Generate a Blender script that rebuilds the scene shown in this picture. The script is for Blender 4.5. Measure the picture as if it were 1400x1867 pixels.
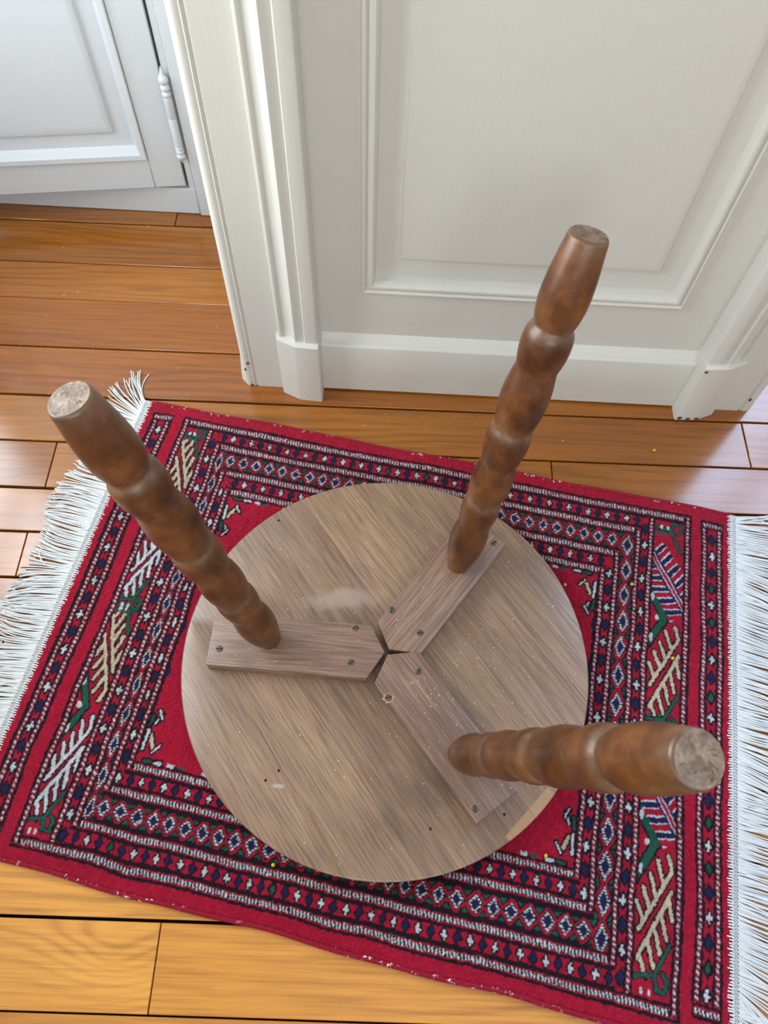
import bpy, bmesh, math, random
import numpy as np
from mathutils import Vector, Matrix

random.seed(7); rng = np.random.default_rng(7)
for o in list(bpy.data.objects): bpy.data.objects.remove(o, do_unlink=True)
SC = bpy.context.scene
COL = SC.collection

# ------------------------------------------------------------------ camera
cam_d = bpy.data.cameras.new('camera'); cam = bpy.data.objects.new('camera', cam_d); COL.objects.link(cam)
RX = Vector((0.99867742, 0.04463874, 0.0255108)); RY = Vector((-0.05138889, 0.88220537, 0.46805221)); RZ = -Vector((0.0016125, 0.46874415, -0.88333251))
cam.matrix_world = Matrix(((RX.x, RY.x, RZ.x, 0), (RX.y, RY.y, RZ.y, 0), (RX.z, RY.z, RZ.z, 1.0), (0, 0, 0, 1)))
cam_d.sensor_fit = 'VERTICAL'; cam_d.sensor_height = 24.0; cam_d.lens = 24.0 * 1400 / 1867
cam_d.clip_start = 0.01
cam_d.dof.use_dof = True; cam_d.dof.focus_distance = 1.0; cam_d.dof.aperture_fstop = 8.0
SC.camera = cam

# ------------------------------------------------------------------ light
world = bpy.data.worlds.new('daylight'); SC.world = world; world.use_nodes = True
wb = world.node_tree.nodes['Background']; wb.inputs[0].default_value = (0.75, 0.87, 1.0, 1); wb.inputs[1].default_value = 1.0

def window_light(name, loc, rot, sx, sy, power, color):
    d = bpy.data.lights.new(name, 'AREA'); d.shape = 'RECTANGLE'; d.size = sx; d.size_y = sy; d.energy = power; d.color = color
    o = bpy.data.objects.new(name, d); COL.objects.link(o); o.location = loc; o.rotation_euler = rot
    return o
R = math.radians
window_light('window_daylight', (-1.00, 0.62, 0.92), (0, R(-90), 0), 0.96, 0.86, 46, (0.86, 0.94, 1.0))           # left window
window_light('window_daylight', (0.3, -2.02, 1.80), (R(90), 0, 0), 2.0, 1.3, 62, (0.97, 0.985, 0.95))           # window behind the camera
window_light('window_daylight', (1.35, 1.54, 1.45), (R(-90), 0, 0), 1.3, 1.7, 105, (0.50, 0.68, 1.0))            # window of the room beyond

SC.view_settings.view_transform = 'Standard'; SC.view_settings.look = 'None'
SC.view_settings.gamma = 1.0; SC.view_settings.use_curve_mapping = False
SC.view_settings.exposure = -0.49

# ------------------------------------------------------------------ material helpers
def lin(r, g, b):
    f = lambda c: (c / 255 / 12.92) if c / 255 <= 0.04045 else ((c / 255 + 0.055) / 1.055) ** 2.4
    return (f(r), f(g), f(b), 1.0)

class NT:
    def __init__(s, name):
        s.m = bpy.data.materials.new(name); s.m.use_nodes = True; s.t = s.m.node_tree; s.b = s.t.nodes['Principled BSDF']
    def n(s, kind, **kw):
        x = s.t.nodes.new(kind)
        for k, v in kw.items():
            if isinstance(v, dict):
                for a, b in v.items(): x.inputs[a].default_value = b
            else: setattr(x, k, v)
        return x
    def l(s, a, b): s.t.links.new(a, b)
    def coord(s, out='Object', loc_rand=0.0, scale=(1, 1, 1), rot=(0, 0, 0)):
        tc = s.n('ShaderNodeTexCoord'); mp = s.n('ShaderNodeMapping'); mp.inputs['Scale'].default_value = scale; mp.inputs['Rotation'].default_value = rot
        s.l(tc.outputs[out], mp.inputs[0])
        if loc_rand:
            oi = s.n('ShaderNodeObjectInfo'); ml = s.n('ShaderNodeVectorMath', operation='SCALE'); cx = s.n('ShaderNodeCombineXYZ')
            mr = s.n('ShaderNodeMath', operation='MULTIPLY'); mr.inputs[1].default_value = loc_rand; s.l(oi.outputs['Random'], mr.inputs[0])
            m2 = s.n('ShaderNodeMath', operation='MULTIPLY'); m2.inputs[1].default_value = 7.31; s.l(mr.outputs[0], m2.inputs[0])
            s.l(mr.outputs[0], cx.inputs[0]); s.l(m2.outputs[0], cx.inputs[1]); s.l(m2.outputs[0], cx.inputs[2]); s.l(cx.outputs[0], mp.inputs['Location'])
        return mp.outputs[0]
    def noise(s, vec, scale, detail=4, rough=0.55, dist=0.0):
        x = s.n('ShaderNodeTexNoise'); x.inputs['Scale'].default_value = scale; x.inputs['Detail'].default_value = detail
        x.inputs['Roughness'].default_value = rough; x.inputs['Distortion'].default_value = dist; s.l(vec, x.inputs['Vector']); return x.outputs['Fac']
    def ramp(s, fac, stops):
        r = s.n('ShaderNodeValToRGB'); e = r.color_ramp.elements
        while len(e) < len(stops): e.new(0.5)
        for i, (p, c) in enumerate(stops): e[i].position = p; e[i].color = c if len(c) == 4 else (*c, 1)
        s.l(fac, r.inputs[0]); return r.outputs[0]
    def mix(s, fac, a, b, mode='MIX'):
        x = s.n('ShaderNodeMix', data_type='RGBA', blend_type=mode)
        for sock, v in ((x.inputs[0], fac), (x.inputs[6], a), (x.inputs[7], b)):
            if hasattr(v, 'is_output'): s.l(v, sock)
            else: sock.default_value = v
        return x.outputs[2]
    def math(s, op, a, b=None, c=None, clamp=False):
        x = s.n('ShaderNodeMath', operation=op); x.use_clamp = clamp
        for i, v in enumerate((a, b, c)):
            if v is None: continue
            if hasattr(v, 'is_output'): s.l(v, x.inputs[i])
            else: x.inputs[i].default_value = v
        return x.outputs[0]
    def bump(s, h, strength=0.2, dist=0.001, prev=None):
        x = s.n('ShaderNodeBump'); x.inputs['Strength'].default_value = strength; x.inputs['Distance'].default_value = dist; s.l(h, x.inputs['Height'])
        if prev is not None: s.l(prev, x.inputs['Normal'])
        s.l(x.outputs[0], s.b.inputs['Normal']); return x.outputs[0]
    def set(s, **kw):
        for k, v in kw.items():
            k = k.replace('_', ' ')
            if hasattr(v, 'is_output'): s.l(v, s.b.inputs[k])
            else: s.b.inputs[k].default_value = v
BK = (0, 0, 0, 1); WH = (1, 1, 1, 1)

def paint_mat(name, base, vertical=True, rough=0.38):
    t = NT(name)
    sc = (60, 60, 6) if vertical else (6, 60, 60)
    br = t.noise(t.coord('Object', scale=sc), 3.0, 3, 0.6)
    lump = t.noise(t.coord('Object'), 38, 3, 0.55)
    fine = t.noise(t.coord('Object'), 210, 2, 0.5)
    big = t.noise(t.coord('Object'), 2.2, 3, 0.6)
    c = t.mix(t.math('MULTIPLY', big, 0.35), base, tuple(x * y for x, y in zip(base, (0.95, 0.93, 0.88, 1))))
    t.set(Base_Color=c, Roughness=rough, Specular_IOR_Level=0.42)
    h = t.math('ADD', t.math('MULTIPLY', br, 0.5), t.math('ADD', t.math('MULTIPLY', lump, 0.8), t.math('MULTIPLY', fine, 0.25)))
    t.bump(h, 0.35, 0.0012)
    return t.m
M = {}
M['paint'] = paint_mat('cream_gloss_paint', (0.66, 0.655, 0.60, 1))
M['paint_h'] = paint_mat('cream_gloss_paint_rail', (0.66, 0.655, 0.60, 1), vertical=False)
M['door_paint'] = paint_mat('white_door_paint', (0.54, 0.565, 0.59, 1))
M['wall'] = paint_mat('room_wall_paint', (0.60, 0.58, 0.55, 1), rough=0.7)

def plain(name, col, rough=0.5, metal=0.0):
    t = NT(name); n = t.noise(t.coord('Object'), 60, 3)
    t.set(Base_Color=t.mix(n, col, tuple(x * 0.72 for x in col[:3]) + (1,)), Roughness=rough, Metallic=metal); return t.m
M['gap'] = plain('dark_joint', (0.012, 0.009, 0.007, 1), 0.95)
M['bare'] = plain('bare_old_wood', lin(92, 74, 55), 0.9)
M['screw'] = plain('aged_screw_steel', lin(104, 92, 84), 0.5, 0.35)
M['slot'] = plain('screw_slot', (0.01, 0.008, 0.007, 1), 0.9)
M['raw'] = plain('raw_wood_splinters', lin(186, 156, 112), 0.85)
M['crumb'] = plain('yellow_crumb', lin(235, 190, 40), 0.6)
M['fleck'] = plain('white_sawdust', lin(225, 215, 195), 0.8)
M['lint'] = plain('grey_lint', lin(120, 122, 120), 0.95)
M['frame'] = plain('window_frame_paint', (0.75, 0.74, 0.71, 1), 0.4)

def plank_mat():
    t = NT('varnished_pine_plank')
    v = t.coord('Object', loc_rand=11.0)
    st = t.n('ShaderNodeVectorMath', operation='MULTIPLY'); st.inputs[1].default_value = (1.7, 9.0, 1.7); t.l(v, st.inputs[0])
    # knots: a sparse cell pattern; the year rings swerve round them
    kv = t.n('ShaderNodeVectorMath', operation='MULTIPLY'); kv.inputs[1].default_value = (2.6, 3.6, 2.6); t.l(v, kv.inputs[0])
    vo = t.n('ShaderNodeTexVoronoi'); vo.inputs['Scale'].default_value = 1.0; vo.inputs['Randomness'].default_value = 1.0; t.l(kv.outputs[0], vo.inputs['Vector'])
    kd = vo.outputs['Distance']
    near = t.math('SUBTRACT', 1.0, t.math('MULTIPLY', kd, 3.2), clamp=True); near2 = t.math('MULTIPLY', near, near)
    warp = t.noise(st.outputs[0], 0.8, 3, 0.55)
    ysep = t.n('ShaderNodeSeparateXYZ'); t.l(v, ysep.inputs[0])
    g = t.math('ADD', t.math('MULTIPLY', ysep.outputs[1], 420.0), t.math('ADD', t.math('MULTIPLY', warp, 60.0), t.math('MULTIPLY', near2, 26.0)))
    s1 = t.math('MULTIPLY_ADD', t.math('SINE', g), 0.5, 0.5); s1 = t.math('POWER', s1, 2.0)
    patch = t.ramp(t.noise(st.outputs[0], 1.3, 3, 0.6), [(0.40, BK), (0.62, WH)])
    s1 = t.math('MULTIPLY', s1, t.math('MULTIPLY_ADD', patch, 0.8, 0.2))
    fv = t.n('ShaderNodeVectorMath', operation='MULTIPLY'); fv.inputs[1].default_value = (7, 240, 7); t.l(v, fv.inputs[0])
    fine = t.noise(fv.outputs[0], 1.0, 4, 0.6)
    blot = t.noise(st.outputs[0], 0.55, 3, 0.6)
    oi = t.n('ShaderNodeObjectInfo')
    base = t.ramp(t.math('ADD', t.math('MULTIPLY', blot, 0.75), t.math('MULTIPLY', oi.outputs['Random'], 0.25)),
                  [(0.25, lin(182, 117, 36)), (0.55, lin(156, 91, 23)), (0.85, lin(120, 64, 16))])
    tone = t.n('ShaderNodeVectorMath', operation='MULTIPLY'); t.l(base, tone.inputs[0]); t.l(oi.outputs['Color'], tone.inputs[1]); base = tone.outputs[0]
    dm = t.n('ShaderNodeVectorMath', operation='MULTIPLY'); t.l(base, dm.inputs[0]); dm.inputs[1].default_value = (0.42, 0.36, 0.42); dark = dm.outputs[0]
    c = t.mix(t.math('MULTIPLY', s1, t.math('MULTIPLY_ADD', fine, 0.75, 0.12)), base, dark)
    dk = t.ramp(fine, [(0.44, BK), (0.66, WH)])
    c = t.mix(t.math('MULTIPLY', dk, 0.42), c, dark)
    kn = t.math('MULTIPLY', t.math('SUBTRACT', 1.0, t.math('MULTIPLY', kd, 22.0), clamp=True), 1.6, clamp=True)
    c = t.mix(t.math('MULTIPLY', kn, 0.85), c, lin(70, 34, 18))
    t.set(Base_Color=c, Roughness=t.math('MULTIPLY_ADD', fine, 0.20, 0.22), Specular_IOR_Level=0.2, Coat_Weight=1.0, Coat_IOR=1.55, Coat_Roughness=0.16)
    t.bump(t.math('ADD', t.math('MULTIPLY', s1, 0.6), fine), 0.22, 0.0007)
    return t.m
M['plank'] = plank_mat()

def oak_mat(name, stops, ang=0.0, rough=0.42, streak=lin(78, 56, 40), ringamt=0.16, paleamt=0.14, marks=()):
    t = NT(name)
    v0 = t.coord('Object', loc_rand=5.0)
    tc = t.n('ShaderNodeTexCoord')
    fv = t.n('ShaderNodeVectorMath', operation='MULTIPLY'); fv.inputs[1].default_value = (16, 430, 60); t.l(v0, fv.inputs[0])
    fine = t.noise(fv.outputs[0], 1.0, 4, 0.62)
    mv = t.n('ShaderNodeVectorMath', operation='MULTIPLY'); mv.inputs[1].default_value = (4, 44, 8); t.l(v0, mv.inputs[0])
    mid = t.noise(mv.outputs[0], 1.0, 4, 0.6, 0.6)
    blot = t.noise(v0, 7.0, 3, 0.55)
    ys = t.n('ShaderNodeSeparateXYZ'); t.l(v0, ys.inputs[0])
    g = t.math('ADD', t.math('MULTIPLY', ys.outputs[1], 210.0), t.math('MULTIPLY', mid, 26.0))
    ring = t.math('MULTIPLY_ADD', t.math('SINE', g), 0.5, 0.5); ring = t.math('POWER', ring, 3.0)
    oi = t.n('ShaderNodeObjectInfo')
    f = t.math('ADD', t.math('MULTIPLY', mid, 0.5), t.math('ADD', t.math('MULTIPLY', blot, 0.5), t.math('MULTIPLY_ADD', oi.outputs['Random'], 0.16, -0.08)))
    c = t.ramp(f, [(0.30, stops[0]), (0.5, stops[1]), (0.70, stops[2])])
    c = t.mix(t.math('MULTIPLY', ring, ringamt), c, streak)
    pore = t.ramp(fine, [(0.46, BK), (0.60, WH)])
    c = t.mix(t.math('MULTIPLY', pore, 0.45), c, streak)
    pale = t.ramp(fine, [(0.34, WH), (0.44, BK)])
    c = t.mix(t.math('MULTIPLY', pale, paleamt), c, lin(188, 158, 130))
    st = t.ramp(t.noise(t.coord('Object'), 9.0, 3, 0.5), [(0.60, BK), (0.74, WH)])
    c = t.mix(t.math('MULTIPLY', st, 0.22), c, lin(78, 62, 56))
    for x, y, ax_, ay_, an, amt, colr, hard in marks:
        mp = t.n('ShaderNodeMapping', vector_type='TEXTURE'); mp.inputs['Location'].default_value = (x, y, 0); mp.inputs['Rotation'].default_value = (0, 0, an); mp.inputs['Scale'].default_value = (ax_, ay_, 1)
        t.l(tc.outputs['Object'], mp.inputs[0]); sx = t.n('ShaderNodeSeparateXYZ'); t.l(mp.outputs[0], sx.inputs[0])
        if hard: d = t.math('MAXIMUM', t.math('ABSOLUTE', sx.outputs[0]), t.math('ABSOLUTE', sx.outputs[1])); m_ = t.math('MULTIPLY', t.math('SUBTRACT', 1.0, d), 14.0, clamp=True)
        else:
            d = t.math('SQRT', t.math('ADD', t.math('POWER', sx.outputs[0], 2.0), t.math('POWER', sx.outputs[1], 2.0)))
            m_ = t.math('MULTIPLY', t.math('SUBTRACT', t.math('ADD', 0.28, t.math('MULTIPLY', t.noise(tc.outputs['Object'], 38, 3), 1.25)), d), 2.2, clamp=True)
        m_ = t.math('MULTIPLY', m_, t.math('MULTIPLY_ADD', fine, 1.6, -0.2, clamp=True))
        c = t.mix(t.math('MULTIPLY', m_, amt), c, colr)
    t.set(Base_Color=c, Roughness=t.math('MULTIPLY_ADD', fine, 0.22, rough - 0.1), Specular_IOR_Level=0.5, Coat_Weight=0.6, Coat_Roughness=0.27)
    t.bump(t.math('ADD', fine, t.math('MULTIPLY', ring, 0.3)), 0.22, 0.0006)
    return t.m
GA = R(-52.5)
def tl(x, y): dx, dy = x - .0138, y - .3008; return (dx * math.cos(-GA) - dy * math.sin(-GA), dx * math.sin(-GA) + dy * math.cos(-GA))
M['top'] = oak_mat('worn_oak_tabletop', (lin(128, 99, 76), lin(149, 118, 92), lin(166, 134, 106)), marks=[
    (*tl(-.050, .379), .062, .022, -GA + R(8), .45, lin(196, 182, 170), False), (*tl(.078, .141), .045, .030, 0.3, .45, lin(82, 66, 58), False), (*tl(.030, .092), .050, .028, 0.9, .40, lin(82, 66, 58), False),
    (*tl(-.066, .060), .040, .022, 0.4, .35, lin(84, 68, 58), False), (*tl(-.025, .412), .045, .024, 0.2, .40, lin(96, 80, 84), False), (*tl(.140, .42), .05, .03, 0.2, .3, lin(150, 120, 84), False),
    (*tl(.120, .345), .03, .018, 0.2, .35, lin(150, 104, 66), False), (*tl(-.110, .136), .010, .004, 0.9, .8, lin(200, 190, 180), False), (*tl(.1985, .1135), .041, .0125, -GA + R(47.5), .75, lin(200, 156, 106), True)])  # last mark: patch of sunlight at the rim, painted into the wood colour
M['block'] = oak_mat('worn_oak_block', (lin(116, 88, 74), lin(137, 106, 89), lin(156, 124, 105)), rough=0.38, ringamt=0.22, paleamt=0.34)

def leg_mat():
    t = NT('turned_stained_wood')
    v = t.coord('Object', loc_rand=3.0)
    fv = t.n('ShaderNodeVectorMath', operation='MULTIPLY'); fv.inputs[1].default_value = (150, 150, 10); t.l(v, fv.inputs[0])
    fine = t.noise(fv.outputs[0], 1.0, 4, 0.6)
    blot = t.noise(v, 26, 4, 0.62)
    c = t.ramp(blot, [(0.34, lin(68, 36, 15)), (0.52, lin(104, 60, 26)), (0.72, lin(138, 86, 42))])
    c = t.mix(t.math('MULTIPLY', fine, 0.40), c, lin(70, 38, 20))
    at = t.n('ShaderNodeAttribute', attribute_name='wear')
    wn = t.noise(v, 70, 3, 0.6)
    w = t.math('MULTIPLY', at.outputs['Fac'], t.math('MULTIPLY_ADD', wn, 1.4, -0.28, clamp=True), clamp=True)
    c = t.mix(w, c, lin(136, 112, 90))
    t.set(Base_Color=c, Roughness=t.math('MULTIPLY_ADD', blot, 0.25, 0.25), Specular_IOR_Level=0.45, Coat_Weight=0.15, Coat_Roughness=0.25)
    t.bump(t.math('ADD', fine, blot), 0.14, 0.0008)
    return t.m
M['leg'] = leg_mat()

def foot_mat():
    t = NT('worn_end_grain')
    v = t.coord('Object')
    n1 = t.noise(v, 70, 5, 0.65); n2 = t.noise(v, 260, 4, 0.6)
    ln = t.n('ShaderNodeVectorMath', operation='LENGTH'); t.l(v, ln.inputs[0])
    ring = t.math('SINE', t.math('ADD', t.math('MULTIPLY', ln.outputs['Value'], 1500.0), t.math('MULTIPLY', n1, 7.0)))
    c = t.ramp(n1, [(0.32, lin(92, 74, 60)), (0.5, lin(140, 118, 98)), (0.7, lin(178, 156, 134))])
    c = t.mix(t.math('MULTIPLY_ADD', ring, 0.10, 0.10), c, lin(96, 74, 58))
    crack = t.ramp(t.noise(v, 60, 3, 0.5, 0.4), [(0.30, WH), (0.38, BK)])
    c = t.mix(t.math('MULTIPLY', crack, 0.7), c, lin(60, 44, 36))
    t.set(Base_Color=c, Roughness=0.62)
    t.bump(t.math('SUBTRACT', t.math('ADD', n2, n1), crack), 0.7, 0.0022)
    return t.m
M['foot'] = foot_mat()

def pile_mat():
    t = NT('wool_pile')
    at = t.n('ShaderNodeAttribute', attribute_name='weave')
    n = t.noise(t.coord('Object'), 900, 2, 0.6); n2 = t.noise(t.coord('Object'), 26, 3, 0.6)
    c = t.mix(t.math('MULTIPLY', n, 0.62), at.outputs['Color'], (0.02, 0.006, 0.010, 1))
    c = t.mix(t.math('MULTIPLY', n2, 0.22), c, (0.30, 0.10, 0.12, 1), 'SOFT_LIGHT')
    t.set(Base_Color=c, Roughness=0.92, Specular_IOR_Level=0.12, Sheen_Weight=0.10, Sheen_Roughness=0.45)
    t.bump(n, 0.8, 0.002)
    return t.m
M['pile'] = pile_mat()
def yarn_mat(name, col, amt):
    t = NT(name); n = t.noise(t.coord('Object'), 400, 3, 0.6); n2 = t.noise(t.coord('Object'), 30, 3)
    t.set(Base_Color=t.mix(t.math('MULTIPLY', n, amt), t.mix(n2, col, tuple(x * 0.82 for x in col[:3]) + (1,)), tuple(x * 0.45 for x in col[:3]) + (1,)), Roughness=0.9, Specular_IOR_Level=0.15)
    t.bump(n, 0.5, 0.0008); return t.m
M['cotton'] = yarn_mat('white_cotton_yarn', (0.78, 0.79, 0.78, 1), 0.22)
def selv_mat():
    t = NT('red_overcast_selvedge'); v = t.coord('Object')
    n = t.noise(v, 300, 3, 0.6); sp = t.ramp(t.noise(v, 150, 3, 0.65), [(0.60, BK), (0.63, WH)])
    cl = t.ramp(t.noise(v, 9, 2), [(0.45, BK), (0.6, WH)])
    c = t.mix(t.math('MULTIPLY', n, 0.5), lin(158, 30, 52), lin(86, 10, 28))
    c = t.mix(t.math('MULTIPLY', sp, cl), c, lin(225, 215, 215))
    t.set(Base_Color=c, Roughness=0.9, Specular_IOR_Level=0.15); t.bump(n, 0.8, 0.002); return t.m
M['selvedge'] = selv_mat()

# ------------------------------------------------------------------ geometry helpers
def link(name, me, mat=None, parent=None, smooth=None):
    o = bpy.data.objects.new(name, me); COL.objects.link(o)
    if mat is not None and not me.materials: me.materials.append(mat)
    if parent is not None: o.parent = parent
    if smooth:
        me.polygons.foreach_set('use_smooth', [True] * len(me.polygons)); me.set_sharp_from_angle(angle=R(smooth))
    return o
def mesh(name, verts, faces, mat=None, parent=None, smooth=None):
    me = bpy.data.meshes.new(name); me.from_pydata([tuple(v) for v in verts], [], faces); me.validate(); me.update()
    bm = bmesh.new(); bm.from_mesh(me); bmesh.ops.recalc_face_normals(bm, faces=bm.faces); bm.to_mesh(me); bm.free()
    return link(name, me, mat, parent, smooth)
def from_bm(name, bm, mat=None, parent=None, smooth=None):
    me = bpy.data.meshes.new(name); bmesh.ops.recalc_face_normals(bm, faces=bm.faces); bm.to_mesh(me); bm.free()
    return link(name, me, mat, parent, smooth)
def box(name, x0, x1, y0, y1, z0, z1, mat, parent=None, bevel=0.0, seg=1):
    bm = bmesh.new(); vs = [bm.verts.new((x, y, z)) for x in (x0, x1) for y in (y0, y1) for z in (z0, z1)]
    for f in ((0, 1, 3, 2), (4, 6, 7, 5), (0, 4, 5, 1), (2, 3, 7, 6), (0, 2, 6, 4), (1, 5, 7, 3)): bm.faces.new([vs[i] for i in f])
    if bevel: bmesh.ops.bevel(bm, geom=bm.edges[:], offset=bevel, segments=seg, affect='EDGES', profile=0.6)
    return from_bm(name, bm, mat, parent, 40 if bevel else None)
def prism(name, pts, z0, z1, mat, parent=None, bevel=0.0, smooth=40, top=None):
    """polygon in plan, extruded upwards"""
    bm = bmesh.new(); lo = [bm.verts.new((x, y, z0)) for x, y in pts]; hi = [bm.verts.new((x, y, z1)) for x, y in (top or pts)]
    n = len(pts)
    for i in range(n): bm.faces.new((lo[i], lo[(i + 1) % n], hi[(i + 1) % n], hi[i]))
    bm.faces.new(lo[::-1]); bm.faces.new(hi)
    if bevel: bmesh.ops.bevel(bm, geom=bm.edges[:], offset=bevel, segments=2, affect='EDGES', profile=0.6)
    return from_bm(name, bm, mat, parent, smooth)
def mitre_frame(name, x0, x1, z0, z1, prof, mat, parent=None, smooth=35, cap=False):
    """profile (inset, y) swept round a rectangle in the x-z plane"""
    vs, fs = [], []
    for o, y in prof: vs += [(x0 + o, y, z0 + o), (x1 - o, y, z0 + o), (x1 - o, y, z1 - o), (x0 + o, y, z1 - o)]
    for i in range(len(prof) - 1):
        for k in range(4): fs.append((i * 4 + k, i * 4 + (k + 1) % 4, i * 4 + 4 + (k + 1) % 4, i * 4 + 4 + k))
    if cap: fs.append(tuple(range(len(vs) - 4, len(vs))))
    me = bpy.data.meshes.new(name); me.from_pydata(vs, [], fs); me.update()
    return link(name, me, mat, parent, smooth)
def sweep_x(name, x0, x1, prof, mat, parent=None, smooth=35):
    """closed (y, z) profile extruded along x"""
    n = len(prof); vs = [(x0, y, z) for y, z in prof] + [(x1, y, z) for y, z in prof]
    fs = [(i, (i + 1) % n, n + (i + 1) % n, n + i) for i in range(n)] + [tuple(range(n))[::-1], tuple(range(n, 2 * n))]
    return mesh(name, vs, fs, mat, parent, smooth)
def lathe(name, prof, seg, mat, parent=None, smooth=50, cap=True):
    vs, fs = [], []
    for r, z in prof:
        for k in range(seg): a = 2 * math.pi * k / seg; vs.append((r * math.cos(a), r * math.sin(a), z))
    for i in range(len(prof) - 1):
        for k in range(seg): fs.append((i * seg + k, i * seg + (k + 1) % seg, (i + 1) * seg + (k + 1) % seg, (i + 1) * seg + k))
    if cap: fs += [tuple(range(seg))[::-1], tuple(range((len(prof) - 1) * seg, len(prof) * seg))]
    return mesh(name, vs, fs, mat, parent, smooth)
def empty(name, loc=(0, 0, 0)):
    o = bpy.data.objects.new(name, None); COL.objects.link(o); o.location = loc; o.empty_display_size = 0.05; return o
def struct(o, label=None, cat=None):
    o['kind'] = 'structure'
    if label: o['label'] = label
    if cat: o['category'] = cat
    return o
def tag(o, label, cat, group=None):
    o['label'] = label; o['category'] = cat
    if group: o['group'] = group
    return o
def arc(cx, cy, r, a0, a1, n): return [(cx + r * math.cos(R(a0 + (a1 - a0) * i / n)), cy + r * math.sin(R(a0 + (a1 - a0) * i / n))) for i in range(n + 1)]

# ------------------------------------------------------------------ room shell
XL, XR, YB, YF, HC = -0.92, 2.1, -1.9, 1.46, 2.6
CY = 1.13                       # plane of the closet front
struct(box('ceiling', XL - .1, XR + .1, YB - .1, YF + .1, HC, HC + .08, M['wall']), 'white plastered ceiling over the room', 'ceiling')

def wall_with_hole(name, axis, pos, a0, a1, h0, h1, z0, z1, thick, label):
    """a wall along an axis with one window opening h0..h1 x z0..z1"""
    root = struct(empty(name), label, 'wall')
    for i, (p, q, r, s) in enumerate(((a0, h0, 0, HC), (h1, a1, 0, HC), (h0, h1, 0, z0), (h0, h1, z1, HC))):
        if axis == 'y': box('wall_section', min(pos, pos + thick), max(pos, pos + thick), p, q, r, s, M['wall'], root)
        else: box('wall_section', p, q, min(pos, pos + thick), max(pos, pos + thick), r, s, M['wall'], root)
    return root
def window(name, axis, pos, h0, h1, z0, z1, label):
    root = struct(empty(name), label, 'window'); w = 0.05
    def b(n, p, q, r, s):
        if axis == 'y': box(n, pos - .02, pos + .02, p, q, r, s, M['frame'], root, 0.004)
        else: box(n, p, q, pos - .02, pos + .02, r, s, M['frame'], root, 0.004)
    b('frame_rail', h0, h1, z0, z0 + w); b('frame_rail', h0, h1, z1 - w, z1)
    b('frame_stile', h0, h0 + w, z0 + w, z1 - w); b('frame_stile', h1 - w, h1, z0 + w, z1 - w)
    mid = (h0 + h1) / 2; b('mullion', mid - .03, mid + .03, z0 + w, z1 - w)
    for k in (1, 2):
        zz = z0 + (z1 - z0) * k / 3; b('glazing_bar', h0 + w, mid - .03, zz - .012, zz + .012); b('glazing_bar', mid + .03, h1 - w, zz - .012, zz + .012)
wall_with_hole('wall_left', 'y', XL, YB, CY + .1, 0.18, 1.06, 0.42, 1.42, -0.05, 'plain white side wall with a window')
window('window_1', 'y', XL - .025, 0.18, 1.06, 0.42, 1.42, 'low white casement window in the left wall')
wall_with_hole('wall_back', 'x', YB, XL - .1, XR + .1, -0.70, 1.30, 1.15, 2.45, -0.10, 'plain white wall with a wide window')
window('window_2', 'x', YB - .05, -0.70, 1.30, 1.15, 2.45, 'wide white casement window behind the viewer')
wall_with_hole('wall_far', 'x', YF, 0.55, XR + .1, 0.70, 2.0, 0.60, 2.30, 0.05, 'plain white wall of the space beyond')
window('window_3', 'x', YF + .025, 0.70, 2.0, 0.60, 2.30, 'white casement window in the space beyond')
struct(box('wall_right', XR, XR + .1, YB, YF, 0, HC, M['wall']), 'plain white right-hand wall', 'wall')

# floor: dark sub-floor, and each plank an object of its own
floor = struct(box('floor', XL - .1, XR + .1, YB - .1, YF + .1, -0.06, -0.014, M['gap']), 'varnished pine plank floor with dark open joints', 'floor')
rows = [1.85, 1.76, 1.672, 1.58, 1.49, 1.395, 1.30, 1.205, 1.103, 1.002, 0.918, 0.814, 0.717, 0.631, 0.549, 0.477, 0.406, 0.322, 0.24, 0.156, 0.073, -0.009, -0.100, -0.192, -0.285,
        -0.375, -0.47, -0.56, -0.66, -0.75, -0.85, -0.94, -1.03, -1.13, -1.22, -1.32, -1.41, -1.51, -1.6, -1.7, -1.8, -1.9]
joints = {0.717: [0.564], 0.631: [-0.502, 0.255], 0.477: [-0.507, 0.9], -0.009: [-0.228], 0.549: [0.9], 0.814: [1.2], 0.918: [0.95], 1.002: [1.3], 1.103: [0.7], -0.1: [0.75], 0.406: [0.2]}
gaps = {0.717: 0.0035, 0.631: 0.0034, 0.814: 0.0028, 0.549: 0.0042, 1.103: 0.0040, -0.009: 0.0034, 0.477: 0.0030, 0.406: 0.0034, -0.1: 0.0020, 1.002: 0.0018, 0.918: 0.0012}
SL = 0.015
TONE = {0.156: (1.5, 1.7, 2.3), 0.073: (1.85, 2.35, 4.6), -0.009: (1.85, 2.35, 4.6), -0.1: (1.85, 2.35, 4.6), -0.192: (1.6, 1.9, 2.6), -0.285: (1.6, 1.9, 2.6), 0.631: (.78, .74, .7), 0.918: (1.05, 1.05, 1.0), 0.717: (.80, .76, .72), 0.814: (1.0, .97, .95), 1.103: (.82, .8, .8), 1.205: (.7, .66, .62)}
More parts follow.
